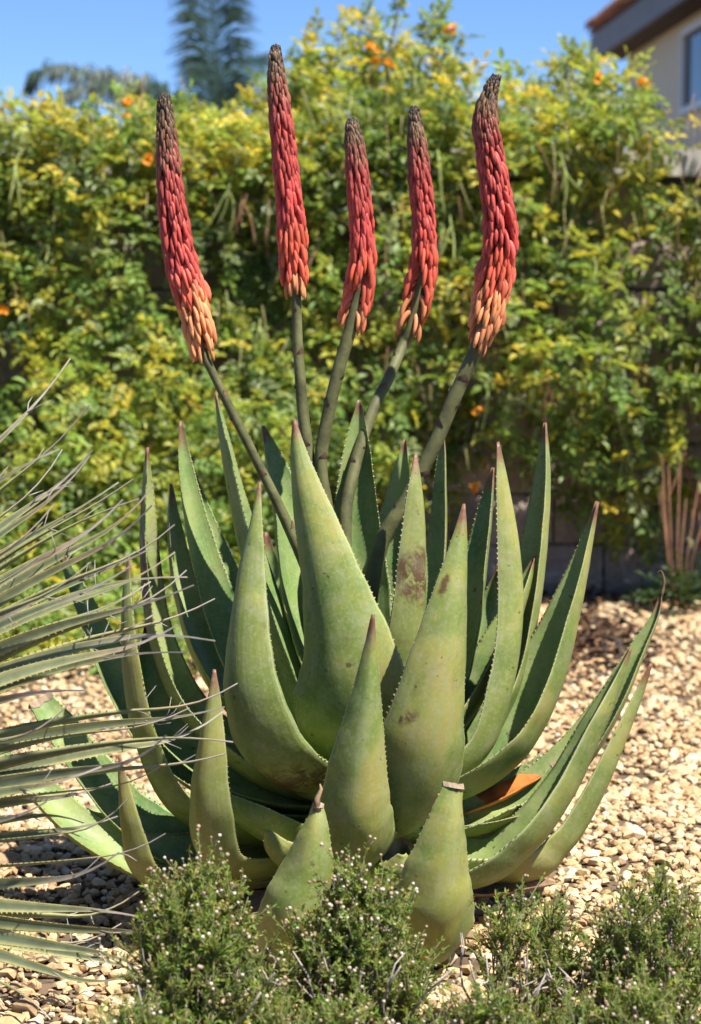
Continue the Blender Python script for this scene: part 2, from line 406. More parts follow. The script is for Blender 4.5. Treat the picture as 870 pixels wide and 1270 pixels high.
def build_palm():
    Y = 12.5; base = P(262, 400, Y); base.z = 1.5; top = P(262, 190, Y)
    t = thing('palm_tree', 'slender feathery palm with upright and arching fronds against the sky', 'palm tree', base)
    m = MB(); pts = [base.lerp(top, i/8) for i in range(9)]; m.tube(pts, [.10-.004*i for i in range(9)], 9); m.obj('trunk', 'stem_wood', t, True, base)
    def q(px, py, dy=0): return P(px, py, Y+dy)
    frond(t, [q(262, 190), q(268, 110), q(266, 40), q(258, -40), q(240, -120)], 50, .42, .5, base)
    frond(t, [q(262, 190), q(282, 120), q(300, 85, .5), q(322, 70, .8)], 36, .34, .5, base)
    frond(t, [q(262, 190), q(235, 140), q(190, 108, -.2), q(130, 92, -.3), q(60, 88, -.4), q(36, 108, -.4)], 54, .34, 1.3, base)
    frond(t, [q(262, 190), q(232, 150), q(185, 118, -.5), q(120, 108, -.6), q(80, 118, -.7)], 44, .36, 1.3, base)
    frond(t, [q(262, 190), q(262, 120, .8), q(250, 70, 1.6), q(238, 95, 2.4)], 36, .4, 1.0, base)
    frond(t, [q(262, 190), q(300, 150, .6), q(350, 135, 1), q(400, 170, 1.2)], 36, .36, 1.0, base)
build_palm()

# ================================================================== CREEPER OVER THE WALL
TOPX = [(-400, 150), (-60, 140), (20, 165), (70, 185), (130, 160), (190, 172), (240, 190), (300, 172), (345, 118), (400, 95), (460, 66), (520, 78), (565, 118), (605, 142), (640, 125), (700, 98), (738, 106), (775, 138), (800, 178), (840, 186), (900, 195), (1000, 180), (1300, 150)]
def top_z(X):
    px = W_PX/2+X/8.0*F_PX
    return P(W_PX/2, float(np.interp(px, [a for a, b in TOPX], [b for a, b in TOPX])), 4.5).z
def leaflet(L, Wd, fold=.25):
    V = [(0, 0, 0), (L*.35, Wd*.48, fold*Wd), (L*.72, Wd*.38, fold*Wd), (L, 0, -.12*L), (L*.72, -Wd*.38, fold*Wd), (L*.35, -Wd*.48, fold*Wd), (L*.5, 0, 0)]
    return V, [(0, 6, 1), (6, 2, 1), (6, 3, 2), (0, 5, 6), (6, 5, 4), (6, 4, 3)]
def sprig(np_, rl, L, seed):
    r = random.Random(seed); V = []; Fc = []; Sh = []
    def put(o, d, up, l, w, s):
        v, f = leaflet(l, w); M = basis(o, d, up, 1.0); b = len(V)
        for q in v: V.append(tuple(M[:3, :3] @ np.array(q)+M[:3, 3]))
        for q in f: Fc.append(tuple(i+b for i in q))
        Sh.extend([(s, s, s)]*len(v))
    for i in range(np_):
        x = rl*(.22+.72*i/np_); dz = -.25*x*x/rl
        for s in (-1, 1):
            put(Vector((x, 0, dz)), Vector((.55, s, r.uniform(-.35, .2))), Vector((r.gauss(0, .3), r.gauss(0, .3), 1)), L*r.uniform(.7, 1.1), L*r.uniform(.38, .5), r.uniform(.75, 1.2))
    put(Vector((rl*.93, 0, -.23*rl)), Vector((1, 0, -.3)), Vector((0, 0, 1)), L*1.1, L*.5, 1)
    b = len(V); V += [(0, .0016, 0), (0, -.0016, 0), (rl, 0, -.25*rl)]; Fc.append((b, b+1, b+2)); Sh += [(1.2, 1, .7)]*3
    return V, Fc, np.array(Sh)
SPRIGS = [sprig(3, .095, .046, 1), sprig(4, .12, .043, 2), sprig(3, .10, .054, 3), sprig(4, .13, .048, 4), sprig(2, .065, .050, 5), sprig(2, .075, .056, 6)]
PALG = np.array([2.25, 1.95, 2.1])*np.array([(.150, .200, .030), (.105, .175, .030), (.080, .150, .032), (.21, .235, .035), (.125, .175, .075), (.27, .26, .040), (.065, .12, .032)])
def cover(X, Z):
    """how densely the wall face is covered, 0..1"""
    px = W_PX/2+X*F_PX/(WALL_Y+CAM_D-.25); py = HOR-(Z-CAM_Z)*F_PX/(WALL_Y+CAM_D-.25)
    d = 1.0
    if px > 560: d = np.interp(py, [490, 570, 640, 710], [1, .7, .2, .04])
    elif px > 400: d = np.interp(py, [500, 600, 720], [1, .75, .5])
    def blob(cx, cy, rx, ry): return math.exp(-(((px-cx)/rx)**2+((py-cy)/ry)**2))
    d += .95*blob(785, 600, 60, 80)+.55*blob(690, 565, 55, 45)+.5*blob(840, 745, 30, 22)
    for h in ((805, 335, 38, 42), (735, 262, 30, 24), (15, 465, 40, 38), (210, 345, 28, 26), (850, 215, 40, 26), (850, 545, 34, 32), (640, 600, 40, 40), (690, 690, 60, 40), (770, 420, 26, 20)):
        d -= 1.1*blob(*h)
    d -= 2.2*blob(850, 195, 48, 26)
    d -= .55*max(0, noise.noise(Vector((X*2.6, Z*2.6, 7)))-.05)
    return d
def build_creeper():
    t = thing('flowering_creeper', 'leafy green creeper with orange flowers sprawling over the block wall', 'creeper', (0, WALL_Y+.5, 1.5)); off = Vector((0, WALL_Y+.5, 1.5))
    pts = []; out = Vector((0, -1, 0))
    n = 0
    while n < 9800:                                     # the hanging face
        X = random.uniform(-2.3, 2.3); Z = random.uniform(.02, 1.85)
        if random.random() > cover(X, Z): continue
        b = .20+.22*noise.noise(Vector((X*1.7, Z*1.7, 1)))+.12*noise.noise(Vector((X*4.5, Z*4.5, 5)))+.10*min(1, max(0, Z-.8))
        b += .30*max(0, min(1, (1.75-Z)/1.0))*min(1, max(0, Z-.2)*2.5)
        b += 1.35*max(0, 1-Z/1.15)**1.3*min(1, max(0, (.15-X)/.45))
        if X > .25 and Z < .85: b = min(b, .17+(.30 if X > .55 else 0)+.09*noise.noise(Vector((X*4, Z*4, 8))))*(1 if X > .55 else .6)
        b = max(.05, b); o = b*random.random()**.45
        pts.append((Vector((X, WALL_Y-o, Z)), Vector((random.gauss(0, .7), -.75+random.gauss(0, .45), random.gauss(-.1, .65))))); n += 1
    n = 0
    while n < 4300:                                     # the mound on top
        X = random.uniform(-2.6, 2.6); y = WALL_Y+random.uniform(-.35 if X < .25 else -.22, 1.1); px = W_PX/2+X/8*F_PX
        zt = top_z(X)+.26*noise.noise(Vector((X*5, y*4, 2))); q = (y-WALL_Y-.38)/.75; zt = 1.7+(zt-1.7)*max(.12, 1-q*q*.9)
        if px > 800 and random.random() < .97 and y < WALL_Y+.35: continue
        Z = zt-abs(random.gauss(0, .13))
        if Z < 1.55: continue
        pts.append((Vector((X, y, Z)), Vector((random.gauss(0, .7), -.4+random.gauss(0, .6), .35+random.gauss(0, .6))))); n += 1
    for _ in range(2000):                               # foot of the creeper running out over the gravel on one side
        X = random.uniform(-2.3, .1); f = random.random(); e = min(1, max(0, (.1-X)/.5)); y = WALL_Y-.2-1.5*f*e; zt = (.62*(1-f)+.07)*(1+.7*noise.noise(Vector((X*3, y*3, 9))))
        pts.append((Vector((X, y, max(.02, zt*random.random()**.4))), Vector((random.gauss(0, .8), -.5+random.gauss(0, .6), random.gauss(.1, .5)))))
    # upright shoots above the mound
    shoots = [((480, 70), (492, 25), (500, -15)), ((372, 120), (385, 62), (392, 38)), ((560, 110), (566, 66), (575, 38)), ((440, 80), (446, 40), (450, 22)), ((545, 90), (552, 55), (548, 30)), ((330, 170), (342, 130), (350, 100)), ((160, 180), (165, 140), (150, 120)), ((108, 180), (120, 140), (112, 125)), ((50, 185), (45, 150), (38, 138)), ((700, 100), (705, 75), (716, 66)), ((520, 90), (530, 40), (545, 18)), ((10, 180), (18, 135), (2, 122)), ((410, 110), (420, 60), (418, 35))]
    for k in range(34):
        a = random.uniform(-60, 780); b = float(np.interp(a, [q for q, _ in TOPX], [q for _, q in TOPX]))
        shoots.append(((a, b+35), (a+random.uniform(-8, 8), b-random.uniform(0, 12)), (a+random.uniform(-22, 22), b-random.uniform(12, 42))))
    for sh in shoots:
        Y = 4.45+random.uniform(-.2, .3); c = [Vector(q) for q in spline([tuple(P(a, b, Y)) for a, b in sh], 9)]
        c = [c[0]-Vector((0, 0, .3))]+c
        m = MB(); m.tube(c, [.006-.0004*i for i in range(10)], 5); m.obj('stem', 'stem_wood', t, True, off)
        for p in c[2:]:
            for _ in range(random.choice((1, 1, 2))): pts.append((p, rv(1)+Vector((0, 0, .3))))
    # woody runners
    for k in range(34):
        X = random.uniform(-2, 2); z0 = random.uniform(1.3, 1.75); ln = random.uniform(.5, 1.2); s = random.uniform(-.5, .5)
        c = [Vector((X+s*i/8*ln+.05*random.gauss(0, 1), WALL_Y-.06-.16*math.sin(i/8*2.6)-random.uniform(0, .05), max(.02, z0-ln*i/8))) for i in range(9)]
        m = MB(); m.tube(c, [.0055-.0004*i for i in range(9)], 5); m.obj('runner', 'stem_wood' if k % 3 else 'dead_twig', t, True, off)
    D = MB()                                            # dry hanging strands all through the mass
    for k in range(420):
        X = random.uniform(-2, 2); Z = random.uniform(.5, 2.0); p = Vector((X, WALL_Y-random.uniform(.15, .55), Z)); L = random.uniform(.08, .3); dx = random.gauss(0, .25)
        D.tube([p, p+Vector((dx*L*.4, -.01, -L*.5)), p+Vector((dx*L, 0, -L))], [.0015, .0014, .0006], 3, random.choice(((.34, .30, .12), (.28, .18, .09), (.36, .34, .16), (.22, .12, .07))))
    for k in range(380):
        X = random.uniform(.1, 1.6); Z = random.uniform(.02, 1.0); p = Vector((X, WALL_Y-random.uniform(.03, .22), Z)); d = rv(1); d.y *= .3; d.normalize(); L = random.uniform(.06, .22)
        D.tube([p, p+d*L*.5+rv(.008), p+d*L], [.0016, .0014, .0007], 3, random.choice(((.46, .40, .36), (.34, .26, .21), (.52, .47, .43), (.26, .17, .12))))
    D.obj('dry_strands', 'twiggy', t, True, off, kind='stuff')
    sel = sorted(range(len(pts)), key=lambda i: pts[i][0].y)
    near = set(i for i in sel if abs(pts[i][0].x) < 1.4 and pts[i][0].z > .4)
    near = set([i for i in sel if i in near][:300])
    meshes = []
    for k, (V, Fc, Sh) in enumerate(SPRIGS):
        for j in range(3): meshes.append((k, mesh('leaf_spray', V, Fc, 'leafy', {'vcol': Sh*PALG[(k+2*j) % 5][None]*random.uniform(.9, 1.15)}, smooth=False)))
    M = np.zeros((len(pts), 4, 4)); ids = np.zeros(len(pts), int); cols = np.zeros((len(pts), 3)); keep = []
    for i, (p, d) in enumerate(pts):
        up = Vector((.25, -.35, 1.1))+rv(.42); s = random.uniform(.58, 1.05); k = random.randrange(6)
        M[i] = basis(p, d, up, s); ids[i] = k
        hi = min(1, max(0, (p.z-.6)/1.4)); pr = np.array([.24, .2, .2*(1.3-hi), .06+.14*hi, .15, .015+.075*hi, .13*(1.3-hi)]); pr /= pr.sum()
        pn = noise.noise(p*2.2+Vector((11, 3, 5))); pr[3] *= max(.1, 1+2.2*pn); pr[5] *= max(.1, 1+2.5*pn); pr[6] *= max(.1, 1-2.5*pn); pr /= pr.sum()
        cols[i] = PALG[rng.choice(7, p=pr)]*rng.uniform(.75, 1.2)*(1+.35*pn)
        if i in near:
            c = [m for m in meshes if m[0] == k]; o = link('leaf_spray', random.choice(c)[1], t)
            o.matrix_local = Matrix.Translation(-off) @ Matrix(M[i].tolist())
        else: keep.append(i)
    keep = np.array(keep); scatter('foliage', SPRIGS, ids[keep], M[keep], cols[keep], 'leafy', t, False, np.array(off), kind='stuff')
    # orange trumpet flowers
    V, Fc = [], []
    for i, (z, r) in enumerate(((0, .004), (.022, .006), (.034, .014), (.038, .024))):
        for j in range(6):
            a = j*math.pi/3; rr = r*(1.0 if i < 3 else (1.15 if j % 2 else .8)); V.append((z, math.cos(a)*rr, math.sin(a)*rr))
    for i in range(3):
        for j in range(6): Fc.append((i*6+j, i*6+(j+1) % 6, i*6+6+(j+1) % 6, i*6+6+j))
    fm = mesh('flower', V, Fc, 'orange')
    for (a, b) in ((797, 103), (740, 98), (655, 175), (160, 130), (163, 148), (186, 196), (305, 156), (470, 75), (461, 62), (485, 82), (5, 387), (600, 513), (588, 610), (503, 396), (452, 165), (565, 40)):
        Y = WALL_Y-.38 if b > 190 else 4.25
        for q in range(3):
            o = link('flower', fm, t); o.location = P(a+random.uniform(-5, 5), b+random.uniform(-4, 4), Y-.03)-off
            o.rotation_euler = Vector((random.gauss(0, .6), -1, random.gauss(0.2, .6))).to_track_quat('X', 'Z').to_euler(); o.scale = [random.uniform(.55, .85)]*3
    # hanging pods in bunches
    for (a, b, h, dry) in ((118, 440, 72, 0), (322, 405, 70, 0), (128, 215, 60, 0), (20, 200, 60, 0), (284, 235, 60, 0), (300, 250, 50, 1), (700, 205, 60, 0), (632, 470, 70, 0), (757, 490, 60, 0), (776, 540, 50, 0), (606, 480, 60, 0), (112, 320, 60, 1), (395, 300, 60, 1), (545, 200, 80, 0), (560, 280, 60, 0), (680, 470, 50, 1), (740, 330, 45, 0), (60, 300, 60, 0), (10, 540, 60, 0), (135, 590, 50, 0), (488, 560, 60, 1), (850, 560, 60, 1), (865, 600, 60, 1), (230, 260, 55, 1), (720, 560, 45, 0)):
        Y = WALL_Y-.44; p = P(a, b, Y); o = MB()
        ph = random.uniform(0, 6)
        for q in range(random.choice((1, 2, 3, 4, 5, 6))):
            L = SZ(h, Y)*random.uniform(.5, 1.15); dx, dy = random.gauss(0, .028), random.gauss(0, .03); kx = random.gauss(0, .03)
            c = [p+Vector((dx*(i/5)**.7+kx*(i/5)**2, dy*(i/5), -L*i/5)) for i in range(6)]
            o.tube(c, [.0015, .003, .0038, .0038, .003, .001], 5)
        o.tube([p+Vector((0, .3, .12)), p+Vector((0, .12, .05)), p], .003, 5)
        o.obj('seed_pods', 'dry_pod' if dry else 'pod', t, True, off)
build_creeper()
# dead leaves blown against the foot of the wall and a dark drift of litter
def build_litter():
    T = [(*leaflet(.05, .022, .5), np.ones((7, 3))), (*leaflet(.035, .02, -.4), np.ones((7, 3)))]
    M, C = [], []
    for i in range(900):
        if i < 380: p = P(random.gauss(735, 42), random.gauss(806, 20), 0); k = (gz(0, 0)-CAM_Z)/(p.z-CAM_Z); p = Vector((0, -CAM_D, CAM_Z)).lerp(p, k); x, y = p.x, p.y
        else: x, y = random.uniform(-2, 2), WALL_Y-abs(random.gauss(0, .35))
        y = min(y, WALL_Y-.03)
        M.append(basis(Vector((x, y, gz(x, y)+.018+random.uniform(0, .012))), Vector((random.gauss(0, 1), random.gauss(0, 1), random.gauss(0, .25))), Vector((random.gauss(0, .4), random.gauss(0, .4), 1)), random.uniform(.7, 1.3)))
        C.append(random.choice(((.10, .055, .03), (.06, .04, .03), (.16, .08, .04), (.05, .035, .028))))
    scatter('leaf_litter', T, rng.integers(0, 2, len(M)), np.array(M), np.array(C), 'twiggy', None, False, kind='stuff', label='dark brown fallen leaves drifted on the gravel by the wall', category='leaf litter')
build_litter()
def build_wallplant():
    c = P(850, 770, WALL_Y-.55); c = Vector((c.x, WALL_Y-.5, gz(c.x, WALL_Y-.5)))
    t = thing('wall_seedling', 'small dark green seedling with rusty dry stems at the wall foot', 'plant', c)
    M, C, I = [], [], []
    for i in range(40):
        d = Vector((random.gauss(0, 1), random.gauss(0, 1), random.uniform(.1, 1))).normalized(); M.append(basis(c+Vector((d.x*.08, d.y*.08, .03+d.z*.08)), d, Vector((0, 0, 1)), .9)); C.append((.05, .09, .03)); I.append(random.randrange(6))
    scatter('foliage', SPRIGS, np.array(I), np.array(M), np.array(C), 'leafy', t, False, np.array(c), kind='stuff')
    for i in range(7):
        m = MB(); a = random.uniform(-.12, .12); m.tube([c+Vector((a*.3, 0, -.01)), c+Vector((a*.6, -.02, .2)), c+Vector((a*1.2+.03, -.05, .38+random.uniform(0, .2)))], [.005, .004, .002], 5); m.obj('dry_stem', 'dry_pod', t, True, c)
build_wallplant()

# ================================================================== THE ALOE
ALOE_O = Vector((P(440, 1000, 0).x, 0, gz(0, 0)))
aloe = thing('flowering_aloe', 'large green aloe with five red and orange flower spikes growing in gravel', 'aloe', ALOE_O)
AX = ALOE_O.x
def aloe_leaf(ctrl, base=(440, 1010, 0.0, 105), roll=0, conc=.17, thick=.16, cut=False, stain=None, age=None, n=44, dry0=None, teeth=True, seed=0):
    """ctrl: tip to base list of (px, py, depth, width px); grows from the base point at the stem"""
    rr = random.Random(seed*13+5); dry0 = dry0 or rr.uniform(.93, .975)
    pts = [base]+list(ctrl)[::-1]
    W = [(*P(a, b, d), SZ(wd*(1.14 if wd > 12 else 1), d)) for a, b, d, wd in pts]
    sp = spline(W, n); c = [Vector(q[:3]) for q in sp]; wd = [max(.0016, q[3]) for q in sp]; T = frames(c)
    L = [0]
    for i in range(1, n): L.append(L[-1]+(c[i]-c[i-1]).length)
    tv = [x/L[-1] for x in L]; age = rr.uniform(0, .7) if age is None else age
    mid = c[n//2]; rad = Vector((mid.x-AX, mid.y, 0)); rad = rad.normalized() if rad.length > .02 else Vector((0, -1, 0))
    ref = Vector((0, 0, 1))-rad
    nu = 8; V, uv, dry, stn, ag = [], [], [], [], []; fr = []
    for i in range(n):
        N = ref-T[i]*ref.dot(T[i]); N.normalize(); N = Matrix.Rotation(R(roll)*min(1, tv[i]*2.2), 3, T[i]) @ N; B = T[i].cross(N)
        h = wd[i]/2; cc = conc*(1+.9*tv[i]); th = thick*wd[i]*(1-.25*tv[i])+.0006; fr.append((c[i], T[i], N, B, h, cc))
        wob = 1+.03*noise.noise(Vector((i*.45, seed*3.1, 0)))+.014*math.sin(i*1.7+seed)
        c[i] = c[i]+B*(.05*h*noise.noise(Vector((i*.25, seed*1.7, 4))))
        for j in range(nu+1):
            s = -1+2*j/nu; s = math.sin(s*math.pi/2*.999); V.append(c[i]+B*(s*h*wob)+N*(cc*2*h*s*s)); uv.append((j/nu, tv[i]))
        for j in range(nu+1):
            s = 1-2*j/nu; s = math.sin(s*math.pi/2*.999); V.append(c[i]+B*(s*h*wob)+N*(cc*2*h*s*s-th*(.5*max(0, (1-s*s))**.6+.6*(1-abs(s-.12*math.sin(seed))/1.12))-.0012)); uv.append((1.001+j/nu*.998, tv[i]))
        d = 0 if cut or dry0 > 1 else max(0, (tv[i]-dry0+.03)/(1.03-dry0))
        for j in range(2*nu+2):
            dry.append(min(1, d*1.3)); ag.append(age*(.5+.5*tv[i]))
            stn.append(sum(1.25*math.exp(-((tv[i]-a)/b)**2-((j-nu-1-nu*u_)/(nu*du))**2) for a, b, u_, du in (stain or ())))
    m = 2*nu+2; Fc = []
    for i in range(n-1):
        for j in range(m): k = (j+1) % m; Fc.append((i*m+j, i*m+k, (i+1)*m+k, (i+1)*m+j))
    Fc.append(tuple((n-1)*m+j for j in range(m))); Fc.append(tuple(range(m-1, -1, -1)))
    me = mesh('leaf', [v-ALOE_O for v in V], Fc, 'aloe', {'dry': dry, 'stain': stn, 'age': ag}, uv)
    lo = link('leaf', me, aloe)
    if teeth:
        tm = MB(); tot = L[-1]; q = .18*tot
        while q < tot*(.93 if not cut else .98):
            i = int(np.searchsorted(L, q))-1; i = max(0, min(n-2, i)); f = (q-L[i])/max(1e-6, L[i+1]-L[i])
            for s in (-1, 1):
                a, b = fr[i], fr[i+1]; p = a[0].lerp(b[0], f)+(a[3]*(s*a[4])+a[2]*(2*a[4]*a[5])).lerp(b[3]*(s*b[4])+b[2]*(2*b[4]*b[5]), f)
                ln = .0043*rr.uniform(.7, 1.15)*(1-.35*q/tot); o_ = (a[3]*s*1.0+a[2]*.35+a[1]*.35).normalized(); t_ = a[1]*.0024; z_ = a[2]*.0014; p = p-o_*.0012
                tm.add([p-t_-z_, p+t_-z_, p+z_, p+o_*ln], [(0, 1, 3), (1, 2, 3), (2, 0, 3)])
            q += .0105*rr.uniform(.85, 1.2)
        tm.obj('marginal_teeth', 'thorn', lo, False, ALOE_O, kind='stuff')
    return lo, c[-1], fr[-1], wd
LB = (440, 1060, .0, 110)   # low leaves leave the stem near the ground
UB = (438, 965, .0, 90)     # inner leaves higher up
leaves = [
 # front, outer faces towards the camera
 dict(c=[(567, 976, -.42, 26), (560, 1020, -.43, 46), (551, 1080, -.43, 76), (541, 1140, -.41, 102), (520, 1182, -.31, 122)], base=(470, 1120, -.05, 115), cut=True, roll=-4, age=.15),
 dict(c=[(394, 1000, -.44, 13), (390, 1035, -.45, 34), (380, 1090, -.45, 62), (364, 1150, -.44, 82), (366, 1190, -.34, 98)], base=(425, 1120, -.06, 105), cut=True, age=.1),
 dict(c=[(463, 762, -.40, 4), (460, 815, -.40, 18), (456, 880, -.40, 40), (449, 960, -.39, 68), (443, 1030, -.36, 88), (440, 1068, -.26, 100)], base=(440, 1030, 0, 110), roll=8, age=.2, conc=.2),
 dict(c=[(266, 830, -.30, 4), (262, 870, -.31, 20), (255, 940, -.31, 42), (253, 1010, -.29, 58), (268, 1070, -.22, 66), (340, 1075, -.12, 80)], base=LB, age=.75),
 dict(c=[(149, 938, -.28, 4), (151, 975, -.29, 20), (158, 1030, -.28, 36), (175, 1082, -.24, 50), (240, 1100, -.16, 70)], base=LB, age=.8),
 dict(c=[(322, 598, -.20, 4), (315, 650, -.22, 20), (305, 720, -.24, 46), (299, 800, -.26, 72), (303, 870, -.26, 96), (328, 935, -.22, 120), (385, 968, -.12, 118)], base=(440, 985, 0, 110), age=.35, roll=-6, conc=.12, stain=[(.30, .07, .5, .5)]),
 dict(c=[(365, 520, -.10, 4), (371, 575, -.12, 26), (390, 665, -.15, 62), (414, 760, -.18, 96), (432, 850, -.19, 128), (436, 915, -.14, 128)], base=UB, age=.12, conc=.10),
 dict(c=[(576, 625, -.26, 4), (572, 680, -.28, 24), (562, 750, -.30, 48), (547, 840, -.31, 76), (528, 930, -.30, 104), (508, 1000, -.24, 116), (480, 1020, -.12, 116)], base=(440, 1000, 0, 110), age=.3, roll=-10, conc=.14, stain=[(.83, .022, .22, .06), (.62, .02, .22, .03), (.56, .012, .25, .03), (.50, .03, .22, .022)]),
 dict(c=[(516, 562, -.06, 4), (520, 620, -.08, 28), (519, 710, -.09, 48), (511, 800, -.09, 58), (490, 880, -.06, 66)], base=UB, age=.75, stain=[(.66, .07, .42, .42)]),
 # right side
 dict(c=[(618, 548, .02, 4), (627, 600, .01, 20), (638, 680, .00, 38), (641, 760, -.01, 46), (628, 850, -.03, 48), (598, 930, -.04, 50), (530, 975, -.03, 70)], base=(440, 990, 0, 90), age=.5, conc=.22, roll=-22),
 dict(c=[(677, 524, .16, 4), (679, 590, .16, 22), (673, 670, .15, 36), (660, 760, .13, 46), (636, 850, .10, 58), (580, 930, .05, 70)], base=UB, age=.3, conc=.25, roll=6),
 dict(c=[(742, 622, .06, 5), (731, 680, .06, 20), (715, 750, .05, 44), (692, 830, .04, 74), (655, 905, .02, 98), (605, 955, .0, 112), (530, 985, 0, 112)], base=(440, 1000, 0, 100), age=.15, conc=.26, roll=15),
 dict(c=[(821, 735, .10, 3), (815, 765, .09, 12), (795, 810, .08, 24), (762, 880, .06, 42), (715, 950, .04, 58), (650, 1005, .02, 72), (560, 1025, .0, 90)], base=(440, 1020, 0, 100), age=.35, conc=.22, dry0=.95, roll=24),
 dict(c=[(783, 803, -.08, 4), (770, 840, -.08, 20), (742, 902, -.09, 46), (702, 982, -.10, 66), (648, 1050, -.11, 84), (580, 1085, -.09, 96)], base=LB, age=.25, conc=.2, roll=10),
 dict(c=[(808, 823, .0, 5), (795, 860, .0, 18), (770, 920, -.01, 34), (738, 990, -.02, 48), (698, 1050, -.03, 60), (640, 1082, -.03, 80)], base=LB, age=.45, conc=.16, roll=-20),
 dict(c=[(692, 952, .05, 40), (672, 975, .04, 54), (635, 1000, .02, 66), (580, 1015, .0, 80)], base=(440, 1030, 0, 100), cut=True, age=.4, conc=.2, roll=25),
 dict(c=[(612, 580, .12, 4), (607, 630, .12, 22), (595, 710, .11, 40), (578, 800, .09, 56), (545, 880, .05, 70)], base=UB, age=.1, roll=10),
 dict(c=[(664, 690, .12, 4), (650, 740, .10, 30), (625, 800, .07, 56), (592, 860, .05, 72), (540, 920, .02, 80)], base=UB, age=.1, conc=.18),
 dict(c=[(550, 532, .22, 4), (550, 590, .21, 17), (547, 680, .20, 30), (530, 780, .15, 44), (490, 870, .08, 60)], base=UB, age=.1, roll=-12),
 # middle and back
 dict(c=[(446, 496, .10, 4), (444, 560, .10, 30), (443, 660, .10, 54), (447, 760, .08, 72), (445, 860, .04, 66)], base=UB, age=.05),
 dict(c=[(503, 545, .18, 4), (498, 620, .17, 32), (488, 720, .15, 54), (472, 820, .10, 72)], base=UB, age=.05),
 dict(c=[(268, 488, .04, 4), (278, 550, .03, 28), (297, 640, .02, 52), (322, 730, .0, 76), (350, 820, -.02, 84), (385, 900, -.02, 96)], base=UB, age=.2, conc=.12),
 dict(c=[(326, 528, .16, 4), (338, 580, .15, 30), (356, 660, .14, 54), (375, 760, .10, 72), (405, 860, .05, 66)], base=UB, age=.05),
 dict(c=[(224, 522, .14, 4), (228, 580, .13, 18), (242, 660, .12, 32), (266, 745, .10, 44), (305, 840, .06, 60), (365, 920, .03, 80)], base=UB, age=.05, roll=-30),
 dict(c=[(239, 583, .20, 4), (250, 640, .19, 22), (272, 710, .17, 38), (305, 800, .12, 54), (365, 890, .06, 70)], base=UB, age=.0, roll=-14),
 dict(c=[(183, 555, .12, 4), (180, 610, .12, 20), (181, 700, .10, 36), (196, 800, .08, 50), (240, 890, .05, 66), (330, 960, .02, 90)], base=(440, 990, 0, 100), age=.7, stain=[(.75, .12, .5, .8)]),
 dict(c=[(212, 600, .22, 4), (213, 660, .21, 24), (225, 740, .18, 42), (258, 830, .13, 58), (330, 910, .06, 80)], base=(440, 980, 0, 100), age=.2, stain=[(.82, .06, .5, .6)]),
 dict(c=[(160, 690, -.06, 4), (156, 750, -.08, 26), (160, 830, -.10, 46), (178, 920, -.11, 58), (222, 1000, -.10, 68), (310, 1035, -.06, 84)], base=(440, 1030, 0, 105), age=.5),
 dict(c=[(73, 682, .22, 4), (88, 722, .21, 18), (113, 780, .19, 32), (146, 850, .15, 46), (200, 930, .09, 62), (300, 990, .03, 84)], base=(440, 1010, 0, 100), age=.1, conc=.22, roll=-30),
 dict(c=[(182, 770, .10, 5), (183, 830, .09, 30), (200, 890, .08, 42), (245, 935, .05, 54), (330, 975, .02, 80)], base=(440, 1000, 0, 100), age=.1, conc=.18, roll=-45),
 dict(c=[(45, 872, .02, 34), (68, 905, .01, 44), (110, 960, -.01, 54), (165, 1020, -.04, 62), (250, 1060, -.05, 80)], base=LB, cut=True, age=.1, conc=.16, roll=-38),
 dict(c=[(-40, 905, -.04, 6), (-5, 940, -.05, 26), (50, 990, -.07, 44), (115, 1045, -.10, 56), (220, 1080, -.10, 76)], base=LB, age=.25, conc=.18, roll=-34),
 dict(c=[(100, 1000, .05, 6), (130, 1015, .05, 30), (190, 1035, .03, 50), (290, 1050, .0, 76)], base=(440, 1040, 0, 100), age=.2),
 # low and shaded
 dict(c=[(270, 990, -.16, 20), (300, 1015, -.17, 54), (350, 1040, -.14, 78)], base=LB, age=.2, cut=True),
 dict(c=[(330, 1030, -.26, 8), (345, 1060, -.24, 48), (385, 1080, -.16, 74)], base=LB, dry0=1.2, age=.4),
 dict(c=[(500, 1060, -.28, 10), (495, 1085, -.26, 56), (470, 1090, -.16, 84)], base=LB, dry0=1.2, age=.2),
 dict(c=[(620, 700, .34, 4), (610, 760, .34, 30), (585, 840, .28, 52), (530, 930, .16, 74)], base=UB, age=.1),
 dict(c=[(420, 640, .40, 4), (425, 720, .38, 34), (430, 820, .28, 60), (436, 910, .14, 80)], base=UB, age=.1),
 dict(c=[(330, 660, .40, 4), (335, 730, .38, 32), (350, 830, .30, 56), (395, 920, .16, 76)], base=UB, age=.1),
]
